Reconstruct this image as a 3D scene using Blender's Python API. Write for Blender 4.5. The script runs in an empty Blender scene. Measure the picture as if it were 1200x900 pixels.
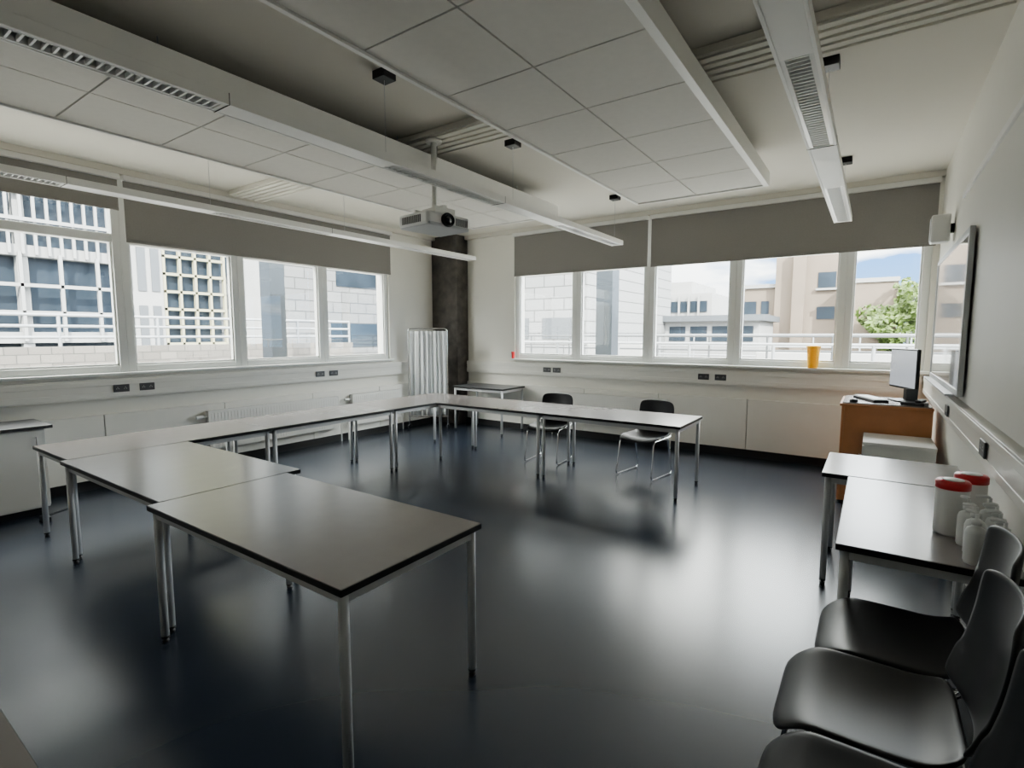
import bpy, bmesh, math, random
from mathutils import Vector, Matrix
random.seed(4)
C = bpy.context
col = C.scene.collection

# ------------------------------------------------------------------ materials
def mat(name, color, rough=0.5, metal=0.0, noise=0.0, nscale=8.0, bump=0.0, bscale=60.0, spec=0.5, emit=None, estr=0.0, coat=0.0, transl=0.0):
    m = bpy.data.materials.new(name); m.use_nodes = True
    nt = m.node_tree; b = nt.nodes['Principled BSDF']
    b.inputs['Base Color'].default_value = (*color, 1)
    b.inputs['Roughness'].default_value = rough
    b.inputs['Metallic'].default_value = metal
    b.inputs['Specular IOR Level'].default_value = spec
    b.inputs['Coat Weight'].default_value = coat
    if emit:
        b.inputs['Emission Color'].default_value = (*emit, 1)
        b.inputs['Emission Strength'].default_value = estr
    tc = nt.nodes.new('ShaderNodeTexCoord')
    if noise > 0:
        n = nt.nodes.new('ShaderNodeTexNoise'); n.inputs['Scale'].default_value = nscale
        n.inputs['Detail'].default_value = 5
        nt.links.new(tc.outputs['Object'], n.inputs['Vector'])
        mx = nt.nodes.new('ShaderNodeMix'); mx.data_type = 'RGBA'
        mx.inputs[6].default_value = (*[max(0, c*(1-noise)) for c in color], 1)
        mx.inputs[7].default_value = (*[min(1, c*(1+noise)) for c in color], 1)
        mr = nt.nodes.new('ShaderNodeMapRange'); mr.inputs[1].default_value = 0.3; mr.inputs[2].default_value = 0.7
        nt.links.new(n.outputs['Fac'], mr.inputs[0])
        nt.links.new(mr.outputs[0], mx.inputs[0])
        nt.links.new(mx.outputs[2], b.inputs['Base Color'])
    if bump > 0:
        n2 = nt.nodes.new('ShaderNodeTexNoise'); n2.inputs['Scale'].default_value = bscale
        nt.links.new(tc.outputs['Object'], n2.inputs['Vector'])
        bp = nt.nodes.new('ShaderNodeBump'); bp.inputs['Strength'].default_value = bump
        bp.inputs['Distance'].default_value = 0.01
        nt.links.new(n2.outputs['Fac'], bp.inputs['Height'])
        nt.links.new(bp.outputs['Normal'], b.inputs['Normal'])
    if transl > 0:
        t = nt.nodes.new('ShaderNodeBsdfTranslucent'); t.inputs[0].default_value = (*color, 1)
        ms = nt.nodes.new('ShaderNodeMixShader'); ms.inputs[0].default_value = transl
        nt.links.new(b.outputs[0], ms.inputs[1]); nt.links.new(t.outputs[0], ms.inputs[2])
        nt.links.new(ms.outputs[0], nt.nodes['Material Output'].inputs[0])
    return m

M = {}
M['wall'] = mat('wall_paint', (0.80, 0.78, 0.71), 0.5, noise=0.012, nscale=3)
M['ceil'] = mat('ceiling_paint', (0.73, 0.695, 0.615), 0.8, noise=0.012, nscale=2)
M['tile'] = mat('ceiling_tile', (0.73, 0.705, 0.65), 0.8, noise=0.02, nscale=20)
M['white'] = mat('white_powdercoat', (0.83, 0.82, 0.78), 0.4, noise=0.01)
M['panel'] = mat('white_panel', (0.81, 0.795, 0.74), 0.35, noise=0.01)
M['frame'] = mat('window_frame_white', (0.80, 0.81, 0.78), 0.4, noise=0.01)
M['blind'] = mat('blind_fabric', (0.26, 0.245, 0.23), 0.9, noise=0.04, nscale=60, transl=0.12)
M['black'] = mat('black_plastic', (0.007, 0.007, 0.008), 0.40, noise=0.1, spec=0.28)
M['blackedge'] = mat('black_edge_band', (0.010, 0.010, 0.010), 0.45, noise=0.05, spec=0.3)
M['laminate'] = mat('table_laminate', (0.205, 0.182, 0.172), 0.24, noise=0.02, nscale=12)
M['darktop'] = mat('dark_worktop', (0.03, 0.03, 0.034), 0.35, noise=0.1)
M['steel'] = mat('silver_tube', (0.52, 0.53, 0.54), 0.4, metal=0.1, noise=0.03)
M['chrome'] = mat('chrome', (0.75, 0.75, 0.76), 0.12, metal=1.0, noise=0.02)
M['concrete'] = mat('dark_concrete', (0.050, 0.043, 0.037), 0.8, noise=0.55, nscale=7, bump=0.4, bscale=25)
M['wood'] = mat('beech_veneer', (0.46, 0.18, 0.06), 0.4, noise=0.12, nscale=5)
M['socket'] = mat('socket_grey', (0.05, 0.05, 0.055), 0.4, noise=0.05)
M['plasticw'] = mat('white_plastic', (0.80, 0.80, 0.78), 0.35, noise=0.01)
M['red'] = mat('red_plastic', (0.62, 0.010, 0.016), 0.35, noise=0.05)
M['yellow'] = mat('yellow_plastic', (0.90, 0.58, 0.02), 0.4, noise=0.03, transl=0.3)
M['curtain'] = mat('curtain_fabric', (0.80, 0.82, 0.84), 0.9, noise=0.02, transl=0.3)
M['lens'] = mat('lens_glass', (0.01, 0.012, 0.02), 0.05, noise=0.05)
M['screen'] = mat('screen_glass', (0.03, 0.035, 0.04), 0.12, noise=0.05)
M['palescreen'] = mat('pale_display', (0.05, 0.05, 0.05), 0.2, noise=0.05, emit=(0.85, 0.92, 1.0), estr=0.65)  # faint emission added to give the light-grey monitor face its pale look
M['board'] = mat('whiteboard_enamel', (0.74, 0.75, 0.75), 0.08, noise=0.01, coat=0.5)
M['louvre'] = mat('louvre_white', (0.88, 0.88, 0.86), 0.2, noise=0.01)
M['dgap'] = mat('dark_gap', (0.05, 0.05, 0.045), 0.9, noise=0.05)
M['bldwhite'] = mat('render_white', (0.22, 0.22, 0.215), 0.8, noise=0.06, nscale=0.6)
M['bldbeige'] = mat('render_beige', (0.13, 0.10, 0.074), 0.85, noise=0.10, nscale=0.6)
M['bldgrey'] = mat('cladding_grey', (0.06, 0.067, 0.075), 0.6, noise=0.05, nscale=1)
M['extglass'] = mat('facade_glass', (0.014, 0.021, 0.030), 0.25, noise=0.3, nscale=0.8, spec=0.2)
M['extmetal'] = mat('galvanised_rail', (0.22, 0.23, 0.24), 0.45, metal=0.2, noise=0.05)
M['extdark'] = mat('galvanised_dark', (0.05, 0.053, 0.056), 0.5, metal=0.2, noise=0.05)
M['extcol'] = mat('painted_steel_column', (0.022, 0.030, 0.040), 0.5, noise=0.05)
M['lattice'] = mat('cream_lattice', (0.25, 0.235, 0.15), 0.7, noise=0.05)
M['roof'] = mat('roof_membrane', (0.28, 0.27, 0.25), 0.8, noise=0.2, nscale=1.5)
M['ground'] = mat('asphalt', (0.12, 0.12, 0.12), 0.9, noise=0.15, nscale=0.4)
M['leaf'] = mat('leaves', (0.05, 0.085, 0.006), 0.7, noise=0.4, nscale=2)
M['bark'] = mat('bark', (0.06, 0.04, 0.025), 0.9, noise=0.2)
M['door'] = mat('door_veneer', (0.40, 0.24, 0.13), 0.45, noise=0.1)

def floor_mat():
    m = bpy.data.materials.new('vinyl_floor'); m.use_nodes = True
    nt = m.node_tree; b = nt.nodes['Principled BSDF']; L = nt.links.new
    tc = nt.nodes.new('ShaderNodeTexCoord')
    n = nt.nodes.new('ShaderNodeTexNoise'); n.inputs['Scale'].default_value = 0.7; n.inputs['Detail'].default_value = 1
    L(tc.outputs['Object'], n.inputs['Vector'])
    r = nt.nodes.new('ShaderNodeValToRGB')
    r.color_ramp.elements[0].position = 0.2; r.color_ramp.elements[0].color = (0.015, 0.021, 0.033, 1)
    r.color_ramp.elements[1].position = 0.8; r.color_ramp.elements[1].color = (0.018, 0.025, 0.039, 1)
    L(n.outputs['Fac'], r.inputs[0]); L(r.outputs[0], b.inputs['Base Color'])
    b.inputs['Roughness'].default_value = 0.255
    b.inputs['Specular IOR Level'].default_value = 0.5
    return m
M['floor'] = floor_mat()

def brick_mat(name, c1, c2, mortar, scale, axis='X'):
    m = bpy.data.materials.new(name); m.use_nodes = True
    nt = m.node_tree; b = nt.nodes['Principled BSDF']; L = nt.links.new
    tc = nt.nodes.new('ShaderNodeTexCoord'); s = nt.nodes.new('ShaderNodeSeparateXYZ'); c = nt.nodes.new('ShaderNodeCombineXYZ')
    L(tc.outputs['Object'], s.inputs[0])
    L(s.outputs['Y' if axis == 'X' else 'X'], c.inputs[0]); L(s.outputs['Z'], c.inputs[1])
    br = nt.nodes.new('ShaderNodeTexBrick'); br.inputs['Scale'].default_value = scale
    br.inputs['Color1'].default_value = (*c1, 1); br.inputs['Color2'].default_value = (*c2, 1); br.inputs['Mortar'].default_value = (*mortar, 1)
    br.inputs['Mortar Size'].default_value = 0.012
    L(c.outputs[0], br.inputs['Vector']); L(br.outputs['Color'], b.inputs['Base Color'])
    b.inputs['Roughness'].default_value = 0.85
    return m
M['block'] = brick_mat('stone_block', (0.075, 0.067, 0.058), (0.12, 0.108, 0.095), (0.03, 0.03, 0.027), 1.6)
M['cladX'] = brick_mat('panel_cladding', (0.11, 0.113, 0.115), (0.13, 0.13, 0.13), (0.035, 0.035, 0.035), 0.45)
M['cladY'] = brick_mat('panel_cladding_b', (0.155, 0.16, 0.16), (0.175, 0.175, 0.175), (0.05, 0.05, 0.05), 0.45, 'Y')

def glass_mat():
    m = bpy.data.materials.new('window_glass'); m.use_nodes = True
    nt = m.node_tree; nt.nodes.clear(); L = nt.links.new
    o = nt.nodes.new('ShaderNodeOutputMaterial'); t = nt.nodes.new('ShaderNodeBsdfTransparent')
    g = nt.nodes.new('ShaderNodeBsdfGlossy'); g.inputs['Roughness'].default_value = 0.01
    t.inputs[0].default_value = (0.94, 0.97, 0.96, 1)
    mx = nt.nodes.new('ShaderNodeMixShader'); mx.inputs[0].default_value = 0.04
    L(t.outputs[0], mx.inputs[1]); L(g.outputs[0], mx.inputs[2]); L(mx.outputs[0], o.inputs[0])
    return m
M['glass'] = glass_mat()

# ------------------------------------------------------------------ helpers
def link(o, parent=None):
    col.objects.link(o)
    if parent is not None: o.parent = parent
    return o
def root(name, loc=(0, 0, 0), rz=0.0):
    e = bpy.data.objects.new(name, None); e.empty_display_size = 0.1
    e.location = loc; e.rotation_euler = (0, 0, rz); col.objects.link(e); return e
def boxes(name, bl, m, parent=None, bevel=0.0):
    vs, fs = [], []
    for (x0, x1, y0, y1, z0, z1) in bl:
        k = len(vs)
        vs += [(x0,y0,z0),(x1,y0,z0),(x1,y1,z0),(x0,y1,z0),(x0,y0,z1),(x1,y0,z1),(x1,y1,z1),(x0,y1,z1)]
        fs += [tuple(k+i for i in f) for f in ((0,3,2,1),(4,5,6,7),(0,1,5,4),(1,2,6,5),(2,3,7,6),(3,0,4,7))]
    me = bpy.data.meshes.new(name); me.from_pydata(vs, [], fs); me.materials.append(M[m]); me.update()
    o = link(bpy.data.objects.new(name, me), parent)
    if bevel > 0:
        md = o.modifiers.new('bevel', 'BEVEL'); md.width = bevel; md.segments = 2; md.limit_method = 'ANGLE'
    return o
def lathe(name, prof, m, parent=None, loc=(0,0,0), n=24, axis='Z'):
    vs, fs = [], []
    for (r, z) in prof:
        for i in range(n):
            a = 2*math.pi*i/n
            vs.append((max(r, 1e-4)*math.cos(a), max(r, 1e-4)*math.sin(a), z))
    for j in range(len(prof)-1):
        for i in range(n):
            a = j*n+i; b = j*n+(i+1) % n
            fs.append((a, b, b+n, a+n))
    fs.append(tuple(range(n-1, -1, -1))); fs.append(tuple((len(prof)-1)*n+i for i in range(n)))
    R = {'Z': Matrix.Identity(3), 'X': Matrix.Rotation(math.radians(90), 3, 'Y'), 'Y': Matrix.Rotation(math.radians(-90), 3, 'X')}[axis]
    vs = [tuple(R @ Vector(v) + Vector(loc)) for v in vs]
    me = bpy.data.meshes.new(name); me.from_pydata(vs, [], fs); me.materials.append(M[m])
    for p in me.polygons: p.use_smooth = len(p.vertices) == 4
    me.update()
    return link(bpy.data.objects.new(name, me), parent)
def cyl(name, r, z0, z1, m, parent=None, x=0, y=0, n=16):
    return lathe(name, [(r, z0), (r, z1)], m, parent, (x, y, 0), n)
def tubes(name, lines, r, m, parent=None, smooth_corner=0.0, cyclic=False):
    cu = bpy.data.curves.new(name, 'CURVE'); cu.dimensions = '3D'; cu.bevel_depth = r; cu.bevel_resolution = 3; cu.use_fill_caps = True
    for pts in lines:
        P = [Vector(p) for p in pts]
        if smooth_corner > 0 and len(P) > 2:
            Q = [P[0]]
            for i in range(1, len(P)-1):
                a, b, c = P[i-1], P[i], P[i+1]
                ra = min(smooth_corner, (a-b).length*0.45); rc = min(smooth_corner, (c-b).length*0.45)
                s = b+(a-b).normalized()*ra; e = b+(c-b).normalized()*rc
                for k in range(6):
                    t = k/5; Q.append(s*(1-t)**2+b*2*t*(1-t)+e*t*t)
            Q.append(P[-1]); P = Q
        s = cu.splines.new('POLY'); s.points.add(len(P)-1)
        for i, p in enumerate(P): s.points[i].co = (*p, 1)
        s.use_cyclic_u = cyclic
    tmp = bpy.data.objects.new(name, cu); col.objects.link(tmp)
    C.view_layer.update()
    me = bpy.data.meshes.new_from_object(tmp.evaluated_get(C.evaluated_depsgraph_get()))
    bpy.data.objects.remove(tmp); me.name = name
    me.materials.clear(); me.materials.append(M[m])
    for p in me.polygons: p.use_smooth = True
    return link(bpy.data.objects.new(name, me), parent)
def sheet(name, f, nu, nv, thick, m, parent=None, sub=1):
    vs = [f(i/nu, j/nv) for j in range(nv+1) for i in range(nu+1)]
    fs = [(j*(nu+1)+i, j*(nu+1)+i+1, (j+1)*(nu+1)+i+1, (j+1)*(nu+1)+i) for j in range(nv) for i in range(nu)]
    me = bpy.data.meshes.new(name); me.from_pydata(vs, [], fs); me.materials.append(M[m])
    for p in me.polygons: p.use_smooth = True
    o = link(bpy.data.objects.new(name, me), parent)
    s = o.modifiers.new('solid', 'SOLIDIFY'); s.thickness = thick; s.offset = 0
    if sub:
        s = o.modifiers.new('sub', 'SUBSURF'); s.levels = sub; s.render_levels = sub
    return o

# ------------------------------------------------------------------ room
XW, XE, YN, YS, H = -6.65, 0.53, 7.35, -1.7, 3.33
T = 0.3
WZ0, WZ1 = 1.18, 3.26
WY0, WY1 = -0.19, 6.02
NX0, NX1 = -5.03, 0.47
boxes('floor', [(XW-T, XE+T, YS-T, YN+T, -0.2, 0)], 'floor')
boxes('ceiling', [(XW-T, XE+T, YS-T, YN+T, H, H+0.3)], 'ceil')
boxes('wall_west', [(XW-T, XW, YS-T, YN+T, 0, WZ0), (XW-T, XW, YS-T, YN+T, WZ1, H),
                    (XW-T, XW, YS-T, WY0, WZ0, WZ1), (XW-T, XW, WY1, YN+T, WZ0, WZ1)], 'wall')
boxes('wall_north', [(XW, XE+T, YN, YN+T, 0, WZ0), (XW, XE+T, YN, YN+T, WZ1, H),
                     (XW, NX0, YN, YN+T, WZ0, WZ1), (NX1, XE+T, YN, YN+T, WZ0, WZ1)], 'wall')
boxes('wall_east', [(XE, XE+T, YS-T, YN, 0, H)], 'wall')
boxes('wall_south', [(XW, XE, YS-T, YS, 0, H)], 'wall')
d = root('door_1', (-5.0, YS, 0))
boxes('leaf', [(0, 0.95, 0.005, 0.045, 0.01, 2.1)], 'door', d, 0.004)
boxes('frame', [(-0.07, 0, 0.0, 0.06, 0, 2.17), (0.95, 1.02, 0.0, 0.06, 0, 2.17), (-0.07, 1.02, 0.0, 0.06, 2.1, 2.17)], 'white', d)
tubes('handle', [[(0.85, 0.045, 1.0), (0.85, 0.09, 1.0), (0.73, 0.09, 1.0)]], 0.01, 'chrome', d, 0.02)
boxes('baseboard_west', [(XW+0.07, XW+0.085, YS, 7.05, 0, 0.1)], 'blackedge')
boxes('baseboard_north', [(-6.05, XE, YN-0.085, YN-0.07, 0, 0.1)], 'blackedge')
boxes('baseboard_east', [(XE-0.012, XE, YS, YN-0.085, 0, 0.1)], 'blackedge')
boxes('baseboard_south', [(-3.9, XE-0.012, YS, YS+0.012, 0, 0.1)], 'blackedge')
ps = []; y = YS+0.01
while y < 7.0:
    ps.append((XW, XW+0.07, y, min(y+1.225, 7.04), 0.0, 0.76)); y += 1.235
boxes('trim_1', ps, 'panel', None, 0.003)
ps = []; x = -6.03
while x < 0.4:
    ps.append((x, min(x+1.17, XE-0.003), YN-0.07, YN, 0.0, 0.76)); x += 1.18
boxes('trim_2', ps, 'panel', None, 0.003)
boxes('trim_3', [(XW, XW+0.06, YS, 7.04, 0.93, 1.13), (XW+0.06, XW+0.066, YS, 7.04, 0.945, 0.995), (XW+0.06, XW+0.066, YS, 7.04, 1.065, 1.115)], 'panel', None, 0.003)
boxes('trim_4', [(-6.04, XE-0.07, YN-0.06, YN, 0.93, 1.13), (-6.04, XE-0.07, YN-0.066, YN-0.06, 0.945, 0.995), (-6.04, XE-0.07, YN-0.066, YN-0.06, 1.065, 1.115)], 'panel', None, 0.003)
boxes('trim_5', [(XE-0.06, XE, YS, YN-0.07, 0.96, 1.14), (XE-0.066, XE-0.06, YS, YN-0.07, 0.97, 1.01), (XE-0.066, XE-0.06, YS, YN-0.07, 1.09, 1.13)], 'panel', None, 0.003)
boxes('window_sill', [(XW-0.1, XW+0.05, WY0, WY1+0.05, WZ0-0.015, WZ0+0.015)], 'frame', None, 0.004)
boxes('window_sill', [(NX0-0.05, XE-0.002, YN-0.09, YN+0.1, WZ0-0.015, WZ0+0.015)], 'frame', None, 0.004)
boxes('wall_panel', [(XE-0.03, XE, -1.6, 5.2, 1.16, 2.62)], 'wall', None, 0.003)
boxes('trim_6', [(XE-0.045, XE, -1.6, 5.25, 2.62, 2.66)], 'white', None, 0.003)
boxes('trim_7', [(XW, XW+0.09, YS, YN, 3.27, H)], 'ceil')
boxes('trim_8', [(XW+0.09, XE, YN-0.09, YN, 3.27, H)], 'ceil')
cb = root('concrete_column', (0, 0, 0))
boxes('shaft', [(XW, -6.05, 7.05, YN, 0.0, H)], 'concrete', cb, 0.01)

wi = [1]
def window(axis, a0, a1):
    w = root('window_%d' % wi[0]); wi[0] += 1
    fw = 0.075; z0, z1 = WZ0+0.015, WZ1
    def bx(p0, p1, q0, q1, z0, z1):
        return (XW-q1, XW-q0, p0, p1, z0, z1) if axis == 'W' else (p0, p1, YN+q0, YN+q1, z0, z1)
    B = [bx(a0, a0+fw, 0.03, 0.14, z0, z1), bx(a1-fw, a1, 0.03, 0.14, z0, z1), bx(a0+fw, a1-fw, 0.03, 0.14, z0, z0+0.07),
         bx(a0+fw, a1-fw, 0.03, 0.14, z1-0.07, z1), bx(a0+fw, a1-fw, 0.03, 0.14, 2.57, 2.66)]
    boxes('frame', B, 'frame', w, 0.006)
    B = [bx(a0+fw, a0+fw+0.018, 0.05, 0.1, z0+0.07, 2.57), bx(a1-fw-0.018, a1-fw, 0.05, 0.1, z0+0.07, 2.57),
         bx(a0+fw, a1-fw, 0.05, 0.1, z0+0.07, z0+0.09)]
    boxes('sash', B, 'frame', w)
    boxes('glass', [bx(a0+fw, a1-fw, 0.08, 0.085, z0+0.07, z1-0.07)], 'glass', w)
for k in range(5): window('W', WY0+k*1.242, WY0+(k+1)*1.242)
nx = [-5.03, -3.87, -2.70, -1.53, -0.31, 0.47]
for k in range(5): window('N', nx[k], nx[k+1])

def blind(axis, a0, a1, zb):
    w = root('roller_blind')
    def bx(p0, p1, q0, q1, z0, z1):
        return (XW+q0, XW+q1, p0, p1, z0, z1) if axis == 'W' else (p0, p1, YN-q1, YN-q0, z0, z1)
    boxes('fabric', [bx(a0+0.01, a1-0.01, 0.03, 0.034, zb, 3.22)], 'blind', w)
    boxes('bottom_bar', [bx(a0+0.01, a1-0.01, 0.024, 0.04, zb-0.02, zb+0.012)], 'blind', w, 0.003)
    boxes('head_rail', [bx(a0, a1, 0.0, 0.085, 3.215, 3.268)], 'white', w, 0.006)
blind('W', -0.2, 2.29, 2.92)
blind('W', 2.32, 6.05, 2.60)
blind('N', -5.03, -2.71, 2.585)
blind('N', -2.68, 0.50, 2.575)

# ------------------------------------------------------------------ ceiling features
def raft(x0, x1, y0, y1):
    r = root('ceiling_raft'); z = 3.05; s = (x1-x0)/2
    boxes('edge_frame', [(x0-0.03, x0, y0-0.03, y1+0.03, z-0.012, z+0.12), (x1, x1+0.05, y0-0.03, y1+0.03, z-0.012, z+0.12),
                         (x0, x1, y1, y1+0.03, z-0.012, z+0.12), (x0, x1, y0-0.03, y0, z-0.012, z+0.12)], 'white', r, 0.003)
    boxes('backing', [(x0, x1, y0, y1, z+0.02, z+0.03)], 'dgap', r)
    B = []; y = y1
    while y > y0+0.05:
        for i in range(2): B.append((x0+i*s+0.006, x0+(i+1)*s-0.006, max(y-s, y0)+0.006, y-0.006, z, z+0.02))
        y -= s
    boxes('tiles', B, 'tile', r)
    L = []
    for xx in (x0+0.2, x1-0.2):
        for k in range(4):
            yy = y0+0.5+(y1-y0-1.0)*k/3
            L.append([(xx, yy, z+0.03), (xx, yy, H)])
    tubes('hanger', L, 0.004, 'steel', r)
raft(-2.24, -0.97, -0.9, 5.7)
raft(-4.60, -3.33, -0.9, 5.7)
df = root('air_diffuser')
boxes('casing', [(-6.5, XE-0.02, 3.38, 3.78, H-0.05, H-0.003)], 'ceil', df, 0.004)
boxes('slats', [(-6.48, XE-0.03, 3.41+i*0.085, 3.46+i*0.085, H-0.065, H-0.05) for i in range(5)], 'ceil', df, 0.003)

def linear_light(xc, y1):
    r = root('linear_pendant_light'); w = 0.078; z0, z1 = 2.73, 2.785; ys = -1.4
    segs = [(4.85, y1-0.05), (2.52, 3.75), (0.15, 1.4), (-1.35, -0.9)]
    B = [(xc-w, xc-w+0.015, ys, y1, z0, z1), (xc+w-0.015, xc+w, ys, y1, z0, z1), (xc-w+0.015, xc+w-0.015, ys, y1, z1-0.008, z1)]
    e = y1
    for (a, b) in segs:
        B.append((xc-w+0.015, xc+w-0.015, b, e, z0+0.002, z0+0.012)); e = a
    B.append((xc-w+0.015, xc+w-0.015, ys, max(ys+0.01, e), z0+0.002, z0+0.012))
    boxes('housing', B, 'white', r, 0.002)
    B = []; R = []
    for (a, b) in segs:
        y = a+0.01
        while y < b:
            B.append((xc-0.045, xc+0.045, y, y+0.008, z0+0.004, z0+0.026)); y += 0.036
        B += [(xc-0.048, xc-0.044, a, b, z0+0.001, z0+0.03), (xc+0.044, xc+0.048, a, b, z0+0.001, z0+0.03)]
        B += [(xc-w+0.015, xc-0.048, a, b, z0+0.003, z0+0.012), (xc+0.048, xc+w-0.015, a, b, z0+0.003, z0+0.012)]
        R.append((xc-0.044, xc+0.044, a, b, z0+0.038, z0+0.04))
    boxes('louvre', B, 'louvre', r)
    boxes('reflector', R, 'socket', r)
    boxes('joint', [(xc-w-0.001, xc+w+0.001, b+0.02, b+0.024, z0-0.001, z1+0.001) for (a, b) in segs[1:]], 'dgap', r)
    for y in (6.25, 4.0, 2.5, -0.5):
        boxes('ceiling_box', [(xc-0.055, xc+0.055, y-0.055, y+0.055, H-0.055, H)], 'black', r, 0.004)
    tubes('wire', [[(xc, y, z1), (xc, y, H-0.05)] for y in (6.25, 4.0, 2.5, -0.5)], 0.0015, 'steel', r)
linear_light(-0.325, 6.35)
linear_light(-2.76, 6.35)
linear_light(-5.14, 6.35)

# projector
pj = root('ceiling_projector', (-3.21, 3.45, 2.56), math.radians(-6)); pj.scale = (1.15, 1.15, 1)
boxes('body', [(-0.17, 0.17, -0.21, 0.21, -0.055, 0.06)], 'plasticw', pj, 0.025)
boxes('lower_trim', [(-0.16, 0.172, -0.2, 0.2, -0.06, -0.03)], 'steel', pj, 0.01)
lathe('lens_ring', [(0.055, 0.0), (0.06, 0.02), (0.05, 0.035), (0.042, 0.02), (0.0, 0.018)], 'black', pj, (0.165, -0.03, 0.0), 24, 'X')
lathe('lens', [(0.04, 0.0), (0.03, 0.012), (0.0, 0.018)], 'lens', pj, (0.185, -0.03, 0.0), 24, 'X')
boxes('vents', [(-0.12+i*0.02, -0.11+i*0.02, -0.213, -0.208, -0.03, 0.03) for i in range(11)], 'socket', pj)
boxes('vents_front', [(0.168, 0.172, 0.06+i*0.018, 0.07+i*0.018, -0.03, 0.03) for i in range(7)], 'socket', pj)
cyl('pole', 0.022, 0.14, H-2.56-0.075, 'white', pj)
cyl('ceiling_plate', 0.06, H-2.56-0.09, H-2.56-0.065, 'white', pj)
boxes('bracket', [(-0.12, 0.12, -0.02, 0.02, 0.1, 0.14), (-0.12, -0.10, -0.1, 0.1, 0.06, 0.12), (0.10, 0.12, -0.1, 0.1, 0.06, 0.12)], 'white', pj, 0.004)
tubes('cable', [[(-0.1, 0.1, 0.06), (-0.06, 0.06, 0.2), (-0.02, 0.03, 0.3), (-0.0, 0.028, 0.66)]], 0.006, 'black', pj, 0.05)

# ------------------------------------------------------------------ tables
def table(x0, x1, y0, y1, h=0.735, top='laminate', name='meeting_table'):
    t = root(name, ((x0+x1)/2, (y0+y1)/2, 0)); lx = (x1-x0)/2-0.002; ly = (y1-y0)/2-0.002
    boxes('edge_band', [(-lx, lx, -ly, ly, h-0.028, h-0.002)], 'blackedge', t, 0.003)
    boxes('top', [(-lx+0.003, lx-0.003, -ly+0.003, ly-0.003, h-0.004, h)], top, t, 0.001)
    a, b = lx-0.035, ly-0.035
    boxes('apron', [(-a, a, -b-0.012, -b+0.012, h-0.068, h-0.028), (-a, a, b-0.012, b+0.012, h-0.068, h-0.028),
                    (-a-0.012, -a+0.012, -b, b, h-0.068, h-0.028), (a-0.012, a+0.012, -b, b, h-0.068, h-0.028)], 'steel', t, 0.002)
    for i, (sx, sy) in enumerate(((-1, -1), (1, -1), (1, 1), (-1, 1))):
        lathe('leg_%d' % (i+1), [(0.019, 0.03), (0.019, h-0.028)], 'steel', t, (sx*a, sy*b, 0), 20)
        lathe('foot_%d' % (i+1), [(0.015, 0.0), (0.017, 0.012), (0.010, 0.014), (0.010, 0.022), (0.020, 0.024), (0.0195, 0.036)], 'blackedge', t, (sx*a, sy*b, 0), 16)
    return t
table(-3.0, -1.44, 1.06, 1.84)
table(-4.56, -3.0, 1.12, 1.94)
for k in range(3): table(-5.36, -4.562, 1.16+k*1.513, 1.16+(k+1)*1.513)
table(-4.56, -3.01, 4.88, 5.67)
table(-3.01, -1.455, 4.88, 5.67)
table(-2.7, -1.18, -0.5, 0.26)
table(-0.09, 0.50, 2.49, 3.75)
table(-0.23, 0.50, 3.76, 4.46)
table(-5.75, -4.72, 6.55, 7.2, 0.75, 'darktop', 'side_table')

# ------------------------------------------------------------------ chairs
def chair(x, y, rz, sz=1.0):
    r = root('sled_base_chair', (x, y, 0), rz); r.scale = (1.02, 1.04, sz)
    def seat(u, v):
        X = (u-0.5)*2; Y = (v-0.5)*2
        px = X*0.225*(1-0.06*max(0, Y)**2)*(1-0.10*abs(Y)**6)
        py = Y*0.215*(1-0.10*abs(X)**6)
        z = 0.452-0.012*(1-X*X)*(1-Y*Y) + 0.010*X*X
        if Y < -0.5: z -= 0.05*((-Y-0.5)/0.5)**2
        if Y > 0.5: z += 0.03*((Y-0.5)/0.5)**2
        return (px, py, z)
    sheet('seat', seat, 14, 14, 0.014, 'black', r)
    def back(u, v):
        X = (u-0.5)*2; Z = v
        w = 0.225*(1-0.10*abs(2*v-1)**6)*(1-0.04*v)
        py = 0.235+0.07*Z - 0.045*X*X + 0.015*math.sin(Z*3.14)
        z = 0.49+0.34*Z*(1-0.06*abs(X)**5) + (0.02*abs(X)**4 if v < .3 else 0)
        return (X*w, py, z)
    sheet('backrest', back, 14, 12, 0.013, 'black', r)
    L = []
    for s in (-1, 1):
        L.append([(s*0.17, 0.29, 0.70), (s*0.19, 0.27, 0.56), (s*0.20, 0.23, 0.432), (s*0.205, -0.17, 0.425), (s*0.215, -0.235, 0.011), (s*0.215, 0.24, 0.011), (s*0.205, 0.14, 0.425)])
    L.append([(-0.2, -0.12, 0.425), (0.2, -0.12, 0.425)])
    L.append([(-0.2, 0.12, 0.425), (0.2, 0.12, 0.425)])
    tubes('frame', L, 0.0085, 'chrome', r, 0.05)
    return r
chair(-3.35, 5.66, 0.10)
chair(-2.10, 5.70, -0.15)
for (cx, cy, a) in ((0.03, 1.32, -90), (0.03, 1.785, -90), (0.10, 2.25, -90)):
    chair(cx, cy, math.radians(a), 1.14)

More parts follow.
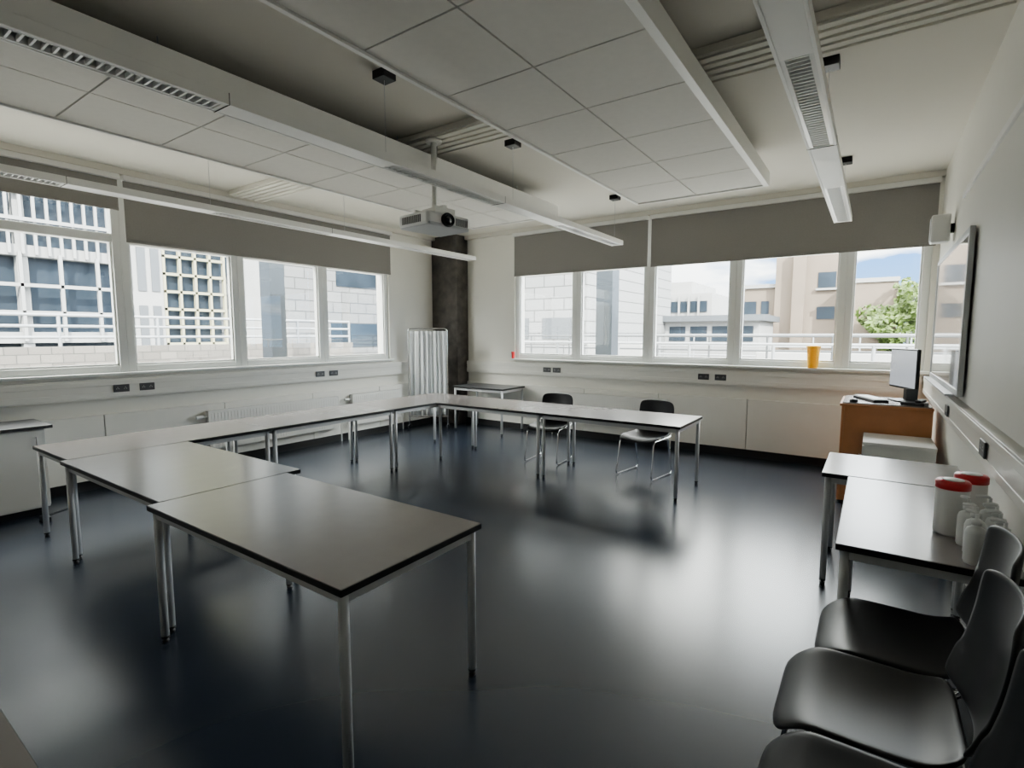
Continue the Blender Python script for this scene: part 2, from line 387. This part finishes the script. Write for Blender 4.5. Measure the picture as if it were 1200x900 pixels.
# ------------------------------------------------------------------ east side furniture
p = root('presentation_lectern', (0, 0, 0))
boxes('carcass', [(-0.22, -0.195, 5.80, 6.5, 0.02, 0.93), (-0.195, 0.46, 5.80, 5.822, 0.02, 0.93), (0.435, 0.46, 5.822, 6.5, 0.02, 0.93),
                  (-0.195, 0.435, 5.85, 6.48, 0.05, 0.08), (-0.195, 0.435, 6.478, 6.5, 0.02, 0.93)], 'wood', p, 0.003)
boxes('top', [(-0.235, 0.463, 5.785, 6.52, 0.93, 0.955)], 'wood', p, 0.004)
boxes('worktop', [(-0.215, 0.45, 5.80, 6.5, 0.955, 0.965)], 'laminate', p, 0.002)
for i, (a, b) in enumerate(((-0.2, 5.82), (0.43, 5.82), (-0.2, 6.47), (0.43, 6.47))): cyl('foot_%d' % i, 0.02, 0, 0.025, 'blackedge', p, a, b)
p = root('white_cupboard', (0, 0, 0))
boxes('carcass', [(-0.02, 0.455, 5.26, 5.76, 0.04, 0.67)], 'white', p, 0.004)
boxes('top', [(-0.035, 0.458, 5.245, 5.77, 0.67, 0.70)], 'white', p, 0.004)
boxes('door_panel', [(-0.037, -0.02, 5.275, 5.745, 0.06, 0.66)], 'white', p, 0.003)
boxes('plinth', [(0, 0.44, 5.29, 5.74, 0.0, 0.04)], 'blackedge', p)
tubes('handle', [[(-0.037, 5.33, 0.45), (-0.06, 5.33, 0.45), (-0.06, 5.33, 0.57), (-0.037, 5.33, 0.57)]], 0.005, 'chrome', p, 0.01)
m_ = root('computer_monitor', (0.25, 6.22, 0.965), math.radians(-68))
boxes('bezel', [(-0.25, 0.25, -0.012, 0.018, 0.12, 0.50)], 'black', m_, 0.008)
boxes('display', [(-0.235, 0.235, -0.0145, -0.011, 0.14, 0.485)], 'palescreen', m_)
boxes('stand', [(-0.03, 0.03, 0.018, 0.04, 0.01, 0.3)], 'black', m_, 0.006)
boxes('foot', [(-0.11, 0.11, -0.08, 0.09, 0.0, 0.014)], 'black', m_, 0.006)
# keyboard on a raised wedge, mouse, phone, small control box
k_ = root('keyboard', (0.0, 6.12, 0.965), math.radians(-66))
boxes('base', [(-0.21, 0.21, -0.065, 0.065, 0, 0.022)], 'black', k_, 0.004)
boxes('keys', [(-0.2+i*0.027, -0.177+i*0.027, -0.055+j*0.023, -0.036+j*0.023, 0.022, 0.032) for i in range(15) for j in range(5)], 'plasticw', k_)
k_ = root('computer_mouse', (-0.13, 5.88, 0.965)); k_.scale = (1.0, 1.4, 1.0)
lathe('body', [(0.034, 0), (0.036, 0.01), (0.03, 0.024), (0.015, 0.032), (0, 0.034)], 'black', k_)
l_ = root('desk_telephone', (0.33, 5.90, 0.965), math.radians(-20))
boxes('base', [(-0.09, 0.09, -0.07, 0.07, 0, 0.03)], 'black', l_, 0.008)
boxes('display', [(-0.085, 0.0, 0.06, 0.075, 0.03, 0.14)], 'screen', l_, 0.003)
boxes('handset', [(0.02, 0.07, -0.08, 0.08, 0.03, 0.055)], 'black', l_, 0.012)
w_ = root('whiteboard', (0, 0, 0))
xb = XE-0.075
boxes('surface', [(xb+0.006, xb+0.02, 4.42, 6.38, 1.24, 2.24)], 'board', w_)
boxes('frame', [(xb, xb+0.03, 4.38, 4.42, 1.2, 2.28), (xb, xb+0.03, 6.38, 6.42, 1.2, 2.28), (xb, xb+0.03, 4.42, 6.38, 2.24, 2.28), (xb, xb+0.03, 4.42, 6.38, 1.2, 1.24)], 'steel', w_, 0.004)
boxes('pen_tray', [(xb-0.05, xb, 4.5, 6.3, 1.19, 1.205)], 'steel', w_, 0.003)
boxes('mounts', [(xb+0.03, XE-0.0, 4.6, 4.7, 1.3, 2.2), (xb+0.03, XE, 6.1, 6.2, 1.3, 2.2)], 'blackedge', w_)
s_ = root('wall_speaker', (0, 0, 0))
boxes('cabinet', [(XE-0.165, XE-0.03, 6.05, 6.2, 2.42, 2.66)], 'plasticw', s_, 0.012)
boxes('grille', [(XE-0.17, XE-0.165, 6.065, 6.185, 2.44, 2.64)], 'steel', s_, 0.004)
boxes('bracket', [(XE-0.03, XE, 6.1, 6.15, 2.5, 2.58)], 'blackedge', s_)

def tub(x, y):
    r = root('wipes_tub', (x, y, 0.735)); r.scale = (0.92, 0.92, 0.97)
    lathe('body', [(0.060, 0), (0.064, 0.01), (0.064, 0.205), (0.061, 0.21)], 'plasticw', r, n=32)
    lathe('lid', [(0.067, 0.208), (0.067, 0.235), (0.061, 0.243), (0.02, 0.245), (0.0, 0.245)], 'red', r, n=32)
    lathe('lid_label', [(0.042, 0.245), (0.040, 0.2475), (0, 0.248)], 'plasticw', r, n=32)
tub(0.315, 2.91); tub(0.395, 3.08)
def bottle(x, y, s, a):
    r = root('pump_bottle', (x, y, 0.735), a); r.scale = (s, s, s*1.12)
    lathe('body', [(0.030, 0), (0.033, 0.008), (0.033, 0.105), (0.028, 0.12), (0.014, 0.128), (0.014, 0.138)], 'plasticw', r)
    lathe('collar', [(0.017, 0.134), (0.017, 0.15), (0.006, 0.153), (0.006, 0.172)], 'plasticw', r)
    tubes('nozzle', [[(0, 0, 0.172), (0.012, 0, 0.176), (0.045, 0, 0.170)]], 0.006, 'plasticw', r)
for (x, y, s, a) in ((0.355, 2.78, 1.0, 2), (0.43, 2.85, 1.0, 3), (0.365, 2.67, 1.0, 2.5), (0.435, 2.74, 1.0, 3.4), (0.355, 2.57, 1.0, 2.2), (0.43, 2.63, 1.0, 3), (0.43, 2.54, 0.95, 2.7)):
    bottle(x, y, s, a)

y_ = root('yellow_sharps_bin', (-0.60, YN-0.055, WZ0+0.015)); y_.scale = (1.25, 1.25, 1.18)
lathe('tub', [(0.042, 0), (0.045, 0.005), (0.058, 0.20), (0.062, 0.205), (0.062, 0.215)], 'yellow', y_)
lathe('lid', [(0.064, 0.212), (0.064, 0.225), (0.03, 0.232), (0.0, 0.232)], 'yellow', y_)
y_ = root('red_cup', (-5.04, YN-0.04, WZ0+0.015))
lathe('cup', [(0.022, 0), (0.023, 0.005), (0.030, 0.11), (0.031, 0.115), (0.027, 0.115), (0.02, 0.01), (0, 0.008)], 'red', y_)

def sock(axis, p, z):
    r = root('power_socket')
    w, h = 0.073, 0.04
    def bx(a, b, q0, q1, z0, z1):
        return {'W': (XW+q0, XW+q1, a, b, z0, z1), 'N': (a, b, YN-q1, YN-q0, z0, z1), 'E': (XE-q1, XE-q0, a, b, z0, z1)}[axis]
    boxes('plate', [bx(p-w, p+w, 0.064, 0.074, z-h, z+h)], 'socket', r, 0.004)
    B = []
    for s in (-0.035, 0.035):
        for dx, dz in ((-0.01, 0), (0.01, 0), (0, 0.014)):
            c = p+s+dx; zz = z+dz-0.004
            B.append(bx(c-0.002, c+0.002, 0.074, 0.0745, zz-0.004, zz+0.004))
    boxes('pins', B, 'plasticw', r)
for p in (2.18, 2.42, 4.62, 4.85): sock('W', p, 1.03)
for p in (-4.35, -4.17, -1.88, -1.66): sock('N', p, 1.03)
for p in (3.35, 4.9): sock('E', p, 1.05)

def radiator(axis, a0, a1):
    r = root('panel_radiator')
    def bx(p0, p1, q0, q1, z0, z1):
        return (XW+q0, XW+q1, p0, p1, z0, z1) if axis == 'W' else (p0, p1, YN-q1, YN-q0, z0, z1)
    boxes('panel', [bx(a0, a1, 0.15, 0.165, 0.22, 0.68), bx(a0, a1, 0.10, 0.115, 0.22, 0.68)], 'white', r, 0.004)
    B = []; p = a0+0.03
    while p < a1-0.03: B.append(bx(p, p+0.02, 0.165, 0.17, 0.24, 0.66)); p += 0.04
    boxes('flutes', B, 'white', r, 0.002)
    B = []; p = a0
    while p < a1-0.01: B.append(bx(p, p+0.008, 0.1, 0.165, 0.68, 0.69)); p += 0.02
    B += [bx(a0, a0+0.01, 0.1, 0.17, 0.22, 0.69), bx(a1-0.01, a1, 0.1, 0.17, 0.22, 0.69), bx(a0, a1, 0.16, 0.17, 0.68, 0.69), bx(a0, a1, 0.1, 0.108, 0.68, 0.69)]
    boxes('top_grille', B, 'white', r)
    boxes('brackets', [bx(a0+0.2, a0+0.24, 0.07, 0.1, 0.3, 0.6), bx(a1-0.24, a1-0.2, 0.07, 0.1, 0.3, 0.6)], 'white', r)
    P = (lambda p, q, z: (XW+q, p, z)) if axis == 'W' else (lambda p, q, z: (p, YN-q, z))
    tubes('pipes', [[P(a0, 0.13, 0.28), P(a0-0.06, 0.13, 0.28), P(a0-0.06, 0.13, 0.0)], [P(a0, 0.13, 0.62), P(a0-0.09, 0.13, 0.62), P(a0-0.09, 0.09, 0.62)],
                    [P(a1, 0.13, 0.28), P(a1+0.06, 0.13, 0.28), P(a1+0.06, 0.13, 0.0)]], 0.009, 'white', r, 0.02)
    tubes('valve', [[P(a0-0.04, 0.13, 0.62), P(a0-0.12, 0.13, 0.62)]], 0.02, 'plasticw', r)
radiator('W', 3.0, 4.85)
radiator('W', 5.1, 6.1)
radiator('N', -4.15, -2.35)

c_ = root('storage_cabinet', (0, 0, 0))
boxes('carcass', [(XW+0.09, -6.04, -0.4, 1.40, 0.06, 0.77)], 'white', c_, 0.004)
boxes('worktop', [(XW+0.09, -6.0, -0.43, 1.45, 0.77, 0.80)], 'darktop', c_, 0.004)
boxes('doors', [(-6.04, -6.022, -0.39+i*0.6, -0.39+i*0.6+0.59, 0.08, 0.76) for i in range(3)], 'white', c_, 0.003)
boxes('plinth', [(XW+0.1, -6.08, -0.38, 1.38, 0, 0.06)], 'blackedge', c_)
tubes('handles', [[(-6.022, y, 0.6), (-6.0, y, 0.6), (-6.0, y, 0.7), (-6.022, y, 0.7)] for y in (0.13, 0.28, 1.33)], 0.005, 'chrome', c_, 0.008)
e_ = root('extension_lead', (-5.8, 1.3, 0))
boxes('body', [(-0.06, 0.06, -0.03, 0.03, 0, 0.04)], 'black', e_, 0.008)
tubes('cable', [[(-0.06, 0, 0.02), (-0.15, 0.05, 0.006), (-0.25, 0.25, 0.006), (-0.5, 0.35, 0.006)]], 0.005, 'black', e_, 0.06)

f_ = root('medical_curtain_screen', (-6.22, 6.47, 0), math.radians(35))
def cur(u, v):
    x = -0.31+0.62*u
    ph = u*2*math.pi*8 + 1.3*math.sin(u*9+0.8) + 0.5*math.sin(v*3+u*5)
    return (x+0.008*math.sin(ph*0.5+v*2), 0.020*math.sin(ph)*(0.55+0.45*(1-v)) + 0.006*math.sin(ph*2.3+v*2), 0.22+1.44*v)
sheet('curtain', cur, 150, 16, 0.002, 'curtain', f_, 0)
tubes('frame', [[(-0.33, 0, 0.06), (-0.33, 0, 1.70), (0.33, 0, 1.70), (0.33, 0, 0.06)], [(-0.33, 0, 0.2), (0.33, 0, 0.2)],
                [(-0.33, -0.14, 0.06), (-0.33, 0.14, 0.06)], [(0.33, -0.14, 0.06), (0.33, 0.14, 0.06)]], 0.011, 'chrome', f_, 0.06)
for i, (a, b) in enumerate(((-0.33, -0.14), (-0.33, 0.14), (0.33, -0.14), (0.33, 0.14))):
    lathe('castor_%d' % i, [(0.012, -0.01), (0.025, -0.008), (0.025, 0.008), (0.012, 0.01)], 'black', f_, (a, b, 0.025), 16, 'X')

# ------------------------------------------------------------------ outside
boxes('ground', [(-120, 60, -60, 160, -6.2, -6)], 'ground')
boxes('roof_terrace', [(-30, 12, YN+T+0.02, 30, -0.2, 0.3)], 'roof')
boxes('roof_terrace', [(-12.0, XW-T-0.02, -8, YN+T+0.01, -0.2, 0.3)], 'roof')
def rail(name, pts, zs, zp, m='extmetal', step=1.5):
    r = root(name)
    L = [[(x, y, z) for (x, y) in pts] for z in zs]
    (x0, y0), (x1, y1) = pts[0], pts[-1]
    n = max(2, int(math.hypot(x1-x0, y1-y0)/step))
    for i in range(n+1):
        t = i/n; L.append([(x0+(x1-x0)*t, y0+(y1-y0)*t, zp), (x0+(x1-x0)*t, y0+(y1-y0)*t, max(zs))])
    tubes('rails', L, 0.028, m, r)
rail('roof_railing', [(-9, 10.5), (6, 10.5)], (0.8, 1.1, 1.42), 0.3)
rail('roof_railing', [(-18, 16), (10, 16)], (0.8, 1.15, 1.55), 0.3, 'extdark')
rail('roof_railing', [(-16, 24), (12, 24)], (0.7, 1.1, 1.6), 0.3)
boxes('roof_plant_duct', [(-9.5, -7.2, 19, 20.5, 0.3, 1.25), (-3.5, 2.0, 20.5, 21.3, 0.3, 1.0)], 'bldwhite', None, 0.05)
boxes('roof_plant_duct', [(-6.5, -4.2, 12.5, 13.3, 0.3, 0.9), (-1.5, 1.5, 13, 13.6, 0.3, 0.8)], 'bldgrey', None, 0.05)
boxes('parapet_wall', [(-12.3, -12.0, -8, 9.5, -6, 1.38)], 'block')
rail('roof_railing', [(-12.15, -8), (-12.15, 9.5)], (1.55, 1.75, 1.95), 1.36)
boxes('steel_column', [(-8.65, -8.35, 4.95, 5.22, 0.3, 6.5)], 'extcol')
boxes('steel_column', [(-4.27, -3.95, 8.9, 9.2, 0.3, 6.5)], 'extcol')

b_ = root('laboratory_building')
boxes('glazing', [(-30, -21, -14, 10.4, -6, 13)], 'extglass', b_)
B = []
for i in range(11): B.append((-21.0, -20.7, -14+i*1.85, -13.75+i*1.85, -6, 13))
for z in (-2, 1.35, 3.9, 6.6, 9.5): B.append((-21.0, -20.65, -14, 7.0, z, z+0.32))
B.append((-21.1, -20.8, 7.0, 8.35, -6, 13))
B.append((-21.1, -20.95, -14, 7.0, -0.5, 0.9))
boxes('white_grid', B, 'bldwhite', b_)
B = [(-20.62, -20.54, -14+i*0.3, -13.93+i*0.3, 3.95, 9.6) for i in range(70)]
B += [(-20.62, -20.5, -14, 7.0, z, z+0.1) for z in (2.2, 3.0, 4.9, 5.7)]
B += [(-20.62, -20.5, -14+i*0.925, -13.92+i*0.925, 1.4, 4) for i in range(23)]
boxes('louvres', B, 'bldwhite', b_)
B = [(-20.9, -20.75, 8.35+i*0.52, 8.43+i*0.52, 0.6, 11) for i in range(5)]
B += [(-20.9, -20.75, 8.35, 10.45, 0.6+i*0.62, 0.69+i*0.62) for i in range(17)]
boxes('lattice', B, 'lattice', b_)
boxes('service_doors', [(-20.8, -20.76, 7.15+i*0.42, 7.4+i*0.42, z, z+2.0) for i in range(3) for z in (0.6, 3.1, 5.6)], 'bldgrey', b_)
b_ = root('clad_office_building')
boxes('mass', [(-40, -24, 10.9, 30, -6, 14)], 'cladX', b_)
boxes('windows', [(-24, -23.95, 11.6, 14.4, 4.2, 5.6), (-24, -23.95, 18, 24, 4.2, 5.6), (-24, -23.95, 17.6, 24, 0.9, 2.2)], 'extglass', b_)
boxes('white_bay', [(-24.0, -23.6, 12.6, 14.2, -6, 14)], 'bldwhite', b_)
b_ = root('panelled_office_building')
boxes('mass', [(-23.5, -11.0, 22, 34, -6, 12)], 'cladY', b_)
boxes('windows', [(-23+i*2.4, -21.4+i*2.4, 21.95, 22, z, z+1.0) for i in range(5) for z in (1.4, 6.0)], 'bldgrey', b_)
b_ = root('modern_campus_building')
boxes('mass', [(-24, -12.4, 50, 60, -6, 5.4), (-22, -14.5, 51, 60, 5.4, 6.6)], 'bldwhite', b_)
boxes('glass_band', [(-23.5, -12.8, 49.9, 50, 3.7, 4.7), (-23.5, -12.8, 49.9, 50, 1.6, 2.8)], 'extglass', b_)
boxes('fins', [(-23.5+i*0.9, -23.35+i*0.9, 49.7, 50, 0.5, 5.2) for i in range(12)], 'bldwhite', b_)
b_ = root('canopy_building')
boxes('mass', [(-12.5, -5.5, 33, 38, -6, 2.4)], 'bldwhite', b_)
boxes('roof', [(-13, -5.2, 32.5, 38.5, 2.4, 2.75)], 'bldgrey', b_)
boxes('windows', [(-12+i*1.3, -11+i*1.3, 32.95, 33, 1.2, 2.1) for i in range(5)], 'extglass', b_)
b_ = root('concrete_tower_building')
boxes('mass', [(-8.3, -5.7, 40, 50, -6, 5.0), (-5.7, -1.55, 39.5, 50, -6, 6.9), (-4.6, -3.9, 38.9, 39.5, -6, 7.1), (-1.55, 1.0, 38, 50, -6, 4.9)], 'bldbeige', b_)
boxes('windows', [(-7.8, -6.9, 39.95, 40, 3.0, 3.9), (-7.8, -6.9, 39.95, 40, 1.2, 2.1), (-3.2, -2.2, 39.45, 39.5, 4.6, 5.6), (-3.2, -2.2, 39.45, 39.5, 2.6, 3.4), (-6.6, -6.1, 39.95, 40, 3.0, 3.9)], 'extglass', b_)
boxes('sills', [(-7.9, -6.0, 39.8, 40, 2.85, 2.98), (-3.3, -2.1, 39.3, 39.5, 4.45, 4.58), (-1.6, 1.05, 37.9, 38.0, 4.7, 4.95), (-8.4, -5.7, 39.85, 40, 4.8, 5.05)], 'bldwhite', b_)
def tree(x, y, sx, sz, n):
    t_ = root('leafy_tree', (x, y, -6))
    lathe('trunk', [(0.4, 0), (0.25, 4), (0.12, 8.5)], 'bark', t_)
    vs, fs = [], []
    for i in range(n):
        while True:
            q = Vector((random.uniform(-1, 1), random.uniform(-1, 1), random.uniform(-1, 1)))
            if q.length < 1: break
        q = q.normalized()*(q.length**0.4)
        lump = 1+0.22*math.sin(q.x*7+q.z*5)+0.12*math.sin(q.y*9+q.z*8)
        c = Vector((q.x*sx*lump, q.y*2.3*lump, 7.9+q.z*sz*lump))
        a = Vector((random.uniform(-1, 1), random.uniform(-1, 1), random.uniform(-1, 1))).normalized()*0.16
        b = a.orthogonal().normalized()*0.11
        k = len(vs); vs += [tuple(c-a), tuple(c+b), tuple(c+a), tuple(c-b)]; fs.append((k, k+1, k+2, k+3))
    me = bpy.data.meshes.new('crown'); me.from_pydata(vs, [], fs); me.materials.append(M['leaf']); link(bpy.data.objects.new('crown', me), t_)
tree(2.7, 37, 3.0, 2.4, 8000)
tree(6.0, 45, 2.3, 2.0, 3000)

# ------------------------------------------------------------------ light
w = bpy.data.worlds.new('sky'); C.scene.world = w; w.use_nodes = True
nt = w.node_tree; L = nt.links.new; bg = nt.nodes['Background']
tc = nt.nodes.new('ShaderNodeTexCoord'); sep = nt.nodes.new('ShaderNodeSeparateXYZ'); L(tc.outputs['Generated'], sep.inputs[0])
rp = nt.nodes.new('ShaderNodeValToRGB'); L(sep.outputs['Z'], rp.inputs[0])
rp.color_ramp.elements[0].position = 0.0; rp.color_ramp.elements[0].color = (0.055, 0.09, 0.14, 1)
rp.color_ramp.elements[1].position = 0.14; rp.color_ramp.elements[1].color = (0.022, 0.062, 0.145, 1)
e = rp.color_ramp.elements.new(0.31); e.color = (0.97, 1.0, 1.06, 1)  # unseen upper sky boosted far above the low band to light the room
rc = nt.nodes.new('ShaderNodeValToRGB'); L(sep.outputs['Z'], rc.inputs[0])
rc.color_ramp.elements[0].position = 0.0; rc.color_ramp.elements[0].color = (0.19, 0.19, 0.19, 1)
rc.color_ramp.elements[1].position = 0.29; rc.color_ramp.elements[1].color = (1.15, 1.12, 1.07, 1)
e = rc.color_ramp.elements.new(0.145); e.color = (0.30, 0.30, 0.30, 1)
mp = nt.nodes.new('ShaderNodeMapping'); mp.inputs['Scale'].default_value = (1, 1, 3.2); L(tc.outputs['Generated'], mp.inputs[0])
no = nt.nodes.new('ShaderNodeTexNoise'); no.inputs['Scale'].default_value = 6.5; no.inputs['Detail'].default_value = 8; L(mp.outputs[0], no.inputs['Vector'])
mr = nt.nodes.new('ShaderNodeMapRange'); mr.inputs[1].default_value = -0.45; mr.inputs[2].default_value = -0.02; mr.inputs[3].default_value = 0.35; mr.inputs[4].default_value = -0.03
L(sep.outputs['X'], mr.inputs[0])
ad = nt.nodes.new('ShaderNodeMath'); ad.operation = 'ADD'; L(no.outputs['Fac'], ad.inputs[0]); L(mr.outputs[0], ad.inputs[1])
r2 = nt.nodes.new('ShaderNodeValToRGB'); r2.color_ramp.elements[0].position = 0.45; r2.color_ramp.elements[1].position = 0.62; L(ad.outputs[0], r2.inputs[0])
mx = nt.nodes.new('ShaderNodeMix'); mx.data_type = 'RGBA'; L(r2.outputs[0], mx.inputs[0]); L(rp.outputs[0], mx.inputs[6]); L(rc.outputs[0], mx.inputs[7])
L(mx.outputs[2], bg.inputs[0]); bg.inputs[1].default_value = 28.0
sun = bpy.data.lights.new('sun', 'SUN'); sun.energy = 34; sun.angle = 0.01; sun.color = (1, 0.95, 0.88)
so = bpy.data.objects.new('sun', sun); col.objects.link(so); so.location = (20, -20, 30)
so.rotation_euler = Vector((-0.62, 0.5, -0.6)).to_track_quat('-Z', 'Y').to_euler()
def portal(loc, rot, sx, sy):
    l = bpy.data.lights.new('window_portal', 'AREA'); l.shape = 'RECTANGLE'; l.size = sx; l.size_y = sy; l.cycles.is_portal = True
    o = bpy.data.objects.new('window_portal', l); col.objects.link(o); o.location = loc; o.rotation_euler = rot
portal((XW-0.2, (WY0+WY1)/2, (WZ0+WZ1)/2), (0, math.radians(-90), 0), WZ1-WZ0, WY1-WY0)
portal(((NX0+NX1)/2, YN+0.2, (WZ0+WZ1)/2), (math.radians(-90), 0, 0), NX1-NX0, WZ1-WZ0)

# ------------------------------------------------------------------ camera
cd = bpy.data.cameras.new('camera'); cam = bpy.data.objects.new('camera', cd); col.objects.link(cam)
cd.lens = 18.33; cd.sensor_width = 36; cd.clip_start = 0.02; cd.clip_end = 500
cam.location = (0, 0, 1.6)
cam.rotation_euler = (math.radians(90-5.42), 0, math.radians(34.7))
C.scene.camera = cam
